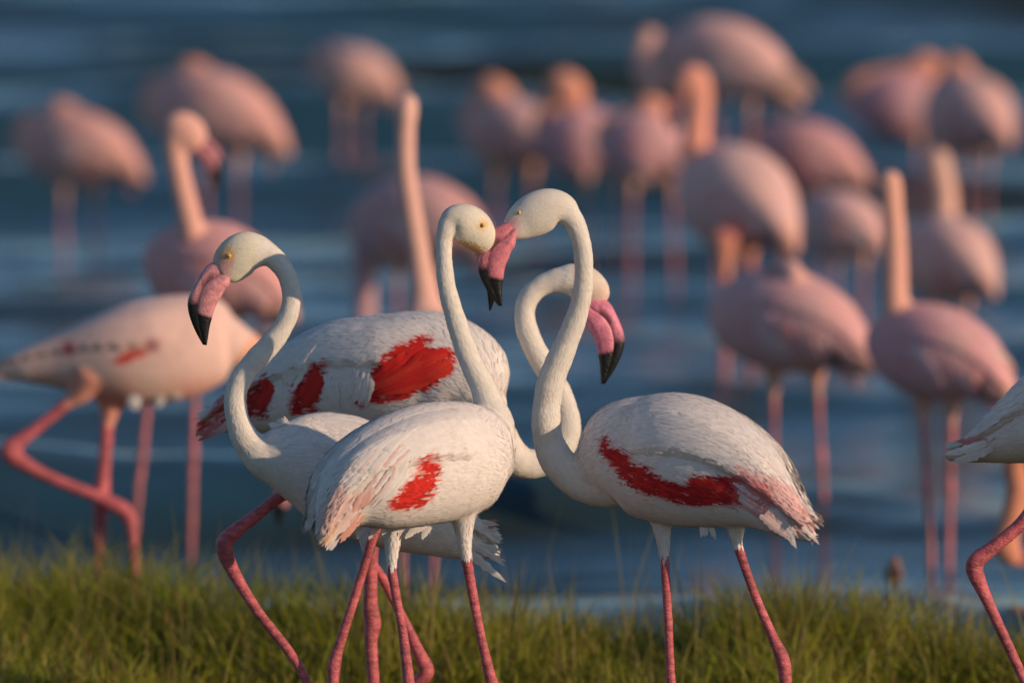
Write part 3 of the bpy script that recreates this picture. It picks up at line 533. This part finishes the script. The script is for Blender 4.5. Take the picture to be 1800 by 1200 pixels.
# --- F: walking bird at the far left
flamingo('pale pink flamingo walking right at the left edge, one leg lifted and bent', FAR, 22.2,
    [(408, 590, .02, 40, 36), (385, 592, .02, 74, 60), (320, 608, 0, 92, 78), (240, 622, 0, 92, 80), (160, 630, .02, 72, 66), (95, 636, .03, 46, 44), (40, 645, .04, 28, 28), (-5, 655, .05, 10, 10)],
    [(370, 590, .02, 62), (402, 602, .02, 44), (440, 620, .04, 32), (485, 660, .05, 25), (515, 720, .05, 21), (530, 780, .05, 19)],
    [[(150, 680, -.03, 20), (122, 705, -.03, 12), (60, 755, -.03, 12), (18, 786, -.03, 17), (20, 800, -.03, 17), (80, 835, -.03, 12), (160, 868, -.03, 12), (208, 890, -.03, 15), (225, 905, -.03, 14), (235, 965, -.03, 10), (236, -.03)],
     [(195, 680, .02, 20), (190, 730, .02, 13), (183, 820, .02, 13), (178, 870, .02, 16), (175, 960, .02, 12), (174, .02)]],
    head=[(530, 775, .05, 19, 18), (536, 800, .05, 28, 24), (532, 825, .05, 28, 22), (525, 842, .05, 16, 15)], bill=((524, 845), (490, 925), False, .05, .05, (.74, .32, .34)),
    thighs=[[(160, 660, -.03, 40), (140, 690, -.03, 22), (122, 706, -.03, 12)], [(200, 670, .02, 40), (195, 715, .02, 22), (190, 740, .02, 13)]],
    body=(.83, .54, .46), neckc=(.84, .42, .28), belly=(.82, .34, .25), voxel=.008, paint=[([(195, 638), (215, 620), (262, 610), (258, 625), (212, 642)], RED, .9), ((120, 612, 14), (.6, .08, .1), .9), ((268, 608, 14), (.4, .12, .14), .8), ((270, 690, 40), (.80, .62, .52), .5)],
    plumes=[(60, 630, .0, -8, 640, .03, 3, 16, (.78, .6, .52), (.8, .45, .36)), (60, 645, .0, -8, 662, .03, 3, 16, (.78, .6, .52), (.8, .42, .32)), (230, 690, -.08, 240, 722, -.08, 2, 14, WHITE, WHITE), (275, 680, -.06, 280, 716, -.06, 2, 14, WHITE, WHITE), (300, 670, -.05, 312, 700, -.05, 2, 12, WHITE, WHITE)])

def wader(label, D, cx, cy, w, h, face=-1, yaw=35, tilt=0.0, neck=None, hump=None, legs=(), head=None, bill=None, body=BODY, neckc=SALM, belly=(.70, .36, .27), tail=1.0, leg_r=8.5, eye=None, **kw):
    """background bird: egg-shaped body facing left (-1) or right (+1), tail turned towards (+yaw) or away from the camera"""
    k = D / F; kx = 14400 / F * 18 / D
    st = [(-.49, .10, .10), (-.42, .05, .30), (-.24, 0, .46), (0, -.01, .50), (.19, .03, .42), (.33, .12, .29), (.45, .24, .16), (.55 * tail, .34, .05)]
    R = []
    for x, y, hh in st: R.append((cx - face * x * w, cy + y * h + x * h * tilt, -x * w * k * math.tan(math.radians(yaw)), hh * h, hh * h * .86))
    dd0 = .42 * w * k * math.tan(math.radians(yaw)); f = face
    if neck is not None: nk = neck
    elif hump is not None:                                         # neck folded back over the shoulders, head resting on the back
        hx, hy, hr = hump; bx = cx + f * .40 * w
        nk = [(cx + f * .30 * w, cy, dd0 * .7, .30 * h), (bx + f * .05 * w, cy - .05 * h, dd0, .22 * h), (bx + f * .03 * w, cy - .28 * h, dd0, hr * 1.05), ((hx * .7 + bx * .3), hy + .15 * h, dd0 * .9, hr), (hx, hy, dd0 * .7, hr), (hx - f * .10 * w, hy + .10 * h, dd0 * .5, hr * 1.1), (hx - f * .18 * w, hy + .25 * h, dd0 * .35, hr * .8)]
    else: nk = ()
    L = []; T = []
    for i, lg in enumerate(legs):
        x0, y0, x1 = lg[:3]; dd = (lg[3] if len(lg) > 3 else (.03 if i else -.03)); wy = float(proj(np.array([[0, D, 0.0]]))[0, 1]); r = leg_r * 18 / D
        T.append([(x0, y0 - .20 * h, dd, r * 3.2), (x0, y0 - .02 * h, dd, r * 2.1), (x0 + (x1 - x0) * .12, y0 + .16 * h, dd, r * 1.1)])
        ym = y0 + (wy - y0) * .52
        L.append([(x0, y0 - .1 * h, dd, r * 1.2), (x0 + (x1 - x0) * .12, y0 + .14 * h, dd, r * 1.1), (x0 + (x1 - x0) * .5, ym - 8, dd, r), (x0 + (x1 - x0) * .55, ym + 6, dd, r * 1.5), (x0 + (x1 - x0) * .62, ym + 24, dd, r * 1.05), (x1, wy, dd, r * .9), (x1, dd)])
    kw.setdefault('voxel', .0088); tl_ = tilt * w * .3
    tp = (body, (body[0], body[1] * .75, body[2] * .72), (min(1, body[0] * 1.03), body[1] * 1.38, body[2] * 1.40), (min(1, body[0] * 1.03), body[1] * 1.25, body[2] * 1.25)); dm = -.24 * w * k * math.tan(math.radians(yaw)) * -f  # the paler tints put lit highlights into the feather colours
    dt = f * .0 - (.40 * w * k * math.tan(math.radians(yaw))); db = -(.15 * w * k * math.tan(math.radians(yaw)))
    kw['plumes'] = list(kw.get('plumes', ())) + fan((cx - f * .20 * w, cy - .22 * h + tl_ * .7), (cx - f * .22 * w, cy + .16 * h + tl_ * .7), (cx - f * .57 * w, cy + .18 * h + tl_ * 1.7), (cx - f * .46 * w, cy + .50 * h + tl_ * 1.5), 7, .055 * w, tp, db - .03, dt - .02, .03 * w, .03 * w)
    kw['lying'] = list(kw.get('lying', ())) + fan((cx + f * .25 * w, cy - .30 * h), (cx + f * .22 * w, cy + .12 * h), (cx - f * .10 * w, cy - .20 * h), (cx - f * .12 * w, cy + .34 * h), 6, .06 * w, tp, -.2 * h * k, -.2 * h * k, .05 * w, .03 * w); kw['paint'] = list(kw.get('paint', ())) + [((cx - f * .27 * w, cy + (.30 + .27 * tilt) * h, .10 * h), (.06, .05, .07), .75), ((cx - f * .46 * w, cy + (.20 + .46 * tilt) * h, .13 * h), (.84, .42, .30), .45), ((cx + f * .05 * w, cy + .25 * h, .14 * h), (.62, .16, .17), .6), ((cx + f * .22 * w, cy + .05 * h, .15 * h), (.72, .26, .25), .45), ((cx - f * .12 * w, cy - .12 * h, .18 * h), (.86, .52, .45), .5)]; kw.setdefault('wing', (.16, .93, 18, 84, .007))
    return flamingo(label, FAR, D, R, nk, L, head=head, bill=bill, eye=eye, thighs=T, body=body, neckc=neckc, belly=belly, legc=LEGF, **kw)

wader('sleeping pink flamingo standing alone at the upper left with its neck folded on its back', 36.5, 142, 262, 205, 132, hump=(104, 198, 24), legs=[(112, 335, 112), (167, 332, 166)], tilt=.15)
wader('sleeping pink flamingo behind the bill of the upright bird at the upper left', 35.5, 382, 200, 232, 150, hump=(335, 128, 26), legs=[(362, 290, 360), (420, 285, 420)], tilt=.25)
wader('pink flamingo with upright neck and bill hanging right, behind the walking bird', 24.5, 385, 480, 250, 180, face=-1, yaw=30, tilt=.2,
      neck=[(320, 500, .04, 46), (334, 480, 0, 34), (343, 440, -.04, 24), (330, 370, -.06, 21), (315, 305, -.06, 20), (308, 260, -.06, 21), (312, 228, -.06, 24)],
      head=[(306, 244, -.06, 20, 18), (314, 226, -.06, 30, 24), (332, 236, -.06, 32, 25), (347, 258, -.06, 22, 20)], bill=((348, 254), (380, 338), True, -.06, -.06, (.62, .22, .26)),
      legs=[(270, 600, 235, -.1), (345, 600, 336, 0)], body=(.78, .38, .36), neckc=(.84, .44, .35), leg_r=11)
wader('small sleeping pink flamingo at the top, left of centre, far out on the lake', 43, 628, 134, 136, 100, face=-1, yaw=30, hump=(592, 98, 20), legs=[(602, 190, 602), (636, 186, 636)], tilt=.1, body=(.83, .45, .38))
wader('pink flamingo with tall straight neck rising behind the white birds, body hidden', 23.4, 730, 640, 210, 190, face=1, yaw=-60,
      neck=[(745, 590, -.05, 50), (748, 545, -.05, 36), (745, 510, -.05, 24), (735, 440, -.05, 20), (724, 370, -.05, 18.5), (714, 300, -.05, 18), (713, 240, -.05, 18), (713, 212, -.05, 19)],
      head=[(713, 225, -.05, 17, 17), (714, 205, -.05, 20, 21), (716, 188, -.04, 20, 22), (718, 172, -.02, 14, 15)], legs=[(710, 735, 708), (760, 735, 762)], neckc=(.83, .47, .38), leg_r=10)
wader('rose pink flamingo with its neck lowered behind the tall straight neck near the centre', 29.5, 742, 395, 225, 170, face=-1, yaw=40, neck=[(680, 400, .05, 50), (650, 420, .1, 32), (640, 470, .12, 22), (642, 540, .12, 19), (640, 600, .12, 19)], legs=[(700, 475, 695), (770, 475, 770)], body=(.72, .36, .34), neckc=(.6, .34, .36))
wader('sleeping flamingo with an orange underside, upper centre above the white heads', 38, 902, 236, 146, 128, face=-1, yaw=50, hump=(862, 160, 27), legs=[(872, 300, 870), (936, 298, 934)], body=(.80, .42, .38), belly=(.80, .34, .14))
wader('sleeping purple-pink flamingo, left one of the close pair right of centre', 36, 1030, 252, 150, 130, face=-1, yaw=25, hump=(988, 148, 26), legs=[(1032, 318, 1032), (1086, 318, 1086)], body=(.74, .37, .39))
wader('sleeping purple-pink flamingo, right one of the close pair beside the orange neck', 34, 1140, 262, 150, 130, face=-1, yaw=25, hump=(1140, 190, 24), legs=[(1112, 325, 1110), (1180, 322, 1190)], body=(.75, .37, .38))
wader('large pink flamingo at the top with an orange tail and neck folded on its left', 35, 1284, 108, 228, 140, face=-1, yaw=35, tilt=.38,
      neck=[(1200, 95, .1, 45), (1170, 130, .12, 30), (1145, 145, .12, 26), (1137, 115, .12, 26), (1138, 80, .12, 26), (1150, 62, .12, 22)], legs=[(1262, 180, 1262), (1320, 185, 1320)], body=(.83, .46, .41), paint=[((1395, 148, 34), (.82, .40, .26), .7)], neckc=(.78, .44, .38),
      plumes=[(1350, 130, -.2, 1430, 165, -.24, 3, 26, (.8, .5, .42), (.8, .42, .32))])
wader('pink flamingo with a thick orange-lit neck held upright, right of centre', 30, 1300, 352, 180, 190, face=-1, yaw=55, tilt=.25,
      neck=[(1270, 310, .1, 50), (1238, 292, .12, 36), (1222, 265, .12, 28), (1225, 215, .12, 24), (1228, 165, .12, 24), (1222, 140, .12, 26)], head=[(1226, 150, .12, 24, 22), (1218, 138, .12, 26, 24), (1206, 150, .12, 26, 22), (1198, 168, .12, 18, 18)], bill=((1196, 170), (1186, 235), False, .12, .12, (.7, .25, .24)),
      legs=[(1275, 452, 1273, -.17), (1318, 425, 1318, .10)], leg_r=15, belly=(.86, .34, .22), neckc=(.86, .36, .26), body=(.83, .49, .44))  # orange light on the thighs is put into the belly colour
wader('large sleeping pink flamingo just above the red-banded white bird, legs in the water', 25.3, 1392, 567, 275, 180, face=-1, yaw=40, tilt=.22,
      neck=[(1300, 565, .1, 55), (1285, 540, .11, 34), (1300, 510, .10, 24), (1340, 488, .06, 19), (1372, 474, .0, 17), (1388, 472, -.03, 18), (1398, 490, -.06, 20), (1402, 512, -.07, 15)], legs=[(1360, 668, 1362, .02), (1436, 662, 1450, -.03)], neckc=(.84, .44, .37), body=(.80, .41, .39), leg_r=10, paint=[((1357, 480, 10), (.25, .05, .07), .8)])
wader('dark pink flamingo asleep behind the orange-necked bird, above a smaller bird on the right', 35.5, 1416, 280, 205, 135, face=-1, yaw=35, hump=(1350, 238, 22), legs=[(1390, 340, 1390), (1440, 340, 1440)], body=(.76, .36, .36), paint=[((1495, 300, 30), (.80, .42, .34), .6)])
wader('small pale flamingo asleep between the straight neck and the rounder birds on the right', 32.5, 1480, 398, 135, 125, face=-1, yaw=45, hump=(1440, 350, 20), legs=[(1470, 458, 1470), (1518, 458, 1518)], body=(.82, .46, .43))
wader('pink flamingo with a straight vertical neck on the right, standing in shallow water', 24.3, 1652, 622, 245, 170, face=-1, yaw=38, tilt=.3,
      neck=[(1590, 590, .08, 50), (1578, 560, .06, 30), (1574, 520, .05, 23.5), (1573, 440, .05, 22), (1569, 370, .05, 20.5), (1565, 325, .05, 21), (1565, 308, .06, 19)], legs=[(1620, 712, 1636, .02), (1674, 712, 1668, -.03)], neckc=(.85, .43, .33), body=(.78, .38, .38), leg_r=10.5,
      paint=[((1725, 668, 18), (.12, .10, .12), .8)], plumes=[(1730, 625, -.12, 1785, 655, -.14, 3, 20, (.78, .55, .48), (.8, .48, .4))])
wader('pale rounded flamingo with its neck up at the right, behind the straight-necked bird', 30.5, 1668, 458, 150, 155, face=-1, yaw=60, tilt=.1,
      neck=[(1655, 420, .08, 40), (1660, 385, .08, 25), (1660, 340, .08, 22), (1652, 300, .08, 22), (1648, 270, .08, 20)], legs=[(1642, 530, 1642), (1700, 528, 1700)], neckc=(.82, .48, .38), body=(.84, .50, .44))
wader('shaded flamingo facing left at the upper right corner, left one of two standing together', 39, 1592, 188, 185, 120, face=-1, yaw=20, hump=(1622, 118, 25), legs=[(1615, 250, 1615), (1645, 250, 1645)], body=(.73, .35, .37))
wader('sunlit round flamingo at the upper right corner, right one of two standing together', 38, 1708, 206, 125, 150, face=-1, yaw=60, hump=(1678, 120, 24), legs=[(1700, 275, 1700), (1738, 272, 1730)], body=(.82, .45, .40))
wader('flamingo at the right edge bending its orange neck down to the water', 22.6, 1925, 720, 230, 170, face=-1, yaw=20, tilt=.1,
      neck=[(1850, 720, .05, 50), (1810, 760, .05, 34), (1786, 810, .05, 25), (1790, 860, .05, 23), (1780, 910, .05, 22), (1768, 945, .05, 22)], head=[(1772, 935, .05, 20, 18), (1768, 955, .05, 26, 22), (1778, 975, .05, 22, 20), (1790, 985, .05, 15, 14)], bill=((1790, 985), (1850, 1010), True, .05, .05, (.7, .25, .24)), legs=[(1900, 800, 1900), (1960, 800, 1960)], neckc=(.76, .30, .18), leg_r=11)

# ------------------------------------------------------------------ stone at the water's edge
mb = MB(); c = W(1572, 1006, 23.0); c[2] = max(c[2], .0)
sphere(mb, c, .036, (.36, .17, .11), 18); V = mb.v[0] - c; ln = V / .036
V = V * (1 + .18 * np.sin(ln[:, :1] * 4 + 1) * np.cos(ln[:, 1:2] * 3) + .12 * np.sin(ln[:, 2:] * 6 + ln[:, :1] * 3)) * np.array([.8, .7, 1.15]); mb.v[0] = V + c
st = link('stone', mb.mesh('stone', c), None, [M_LEG], c); st['label'] = 'small tan stone at the water edge just beyond the grass'; st['category'] = 'stone'
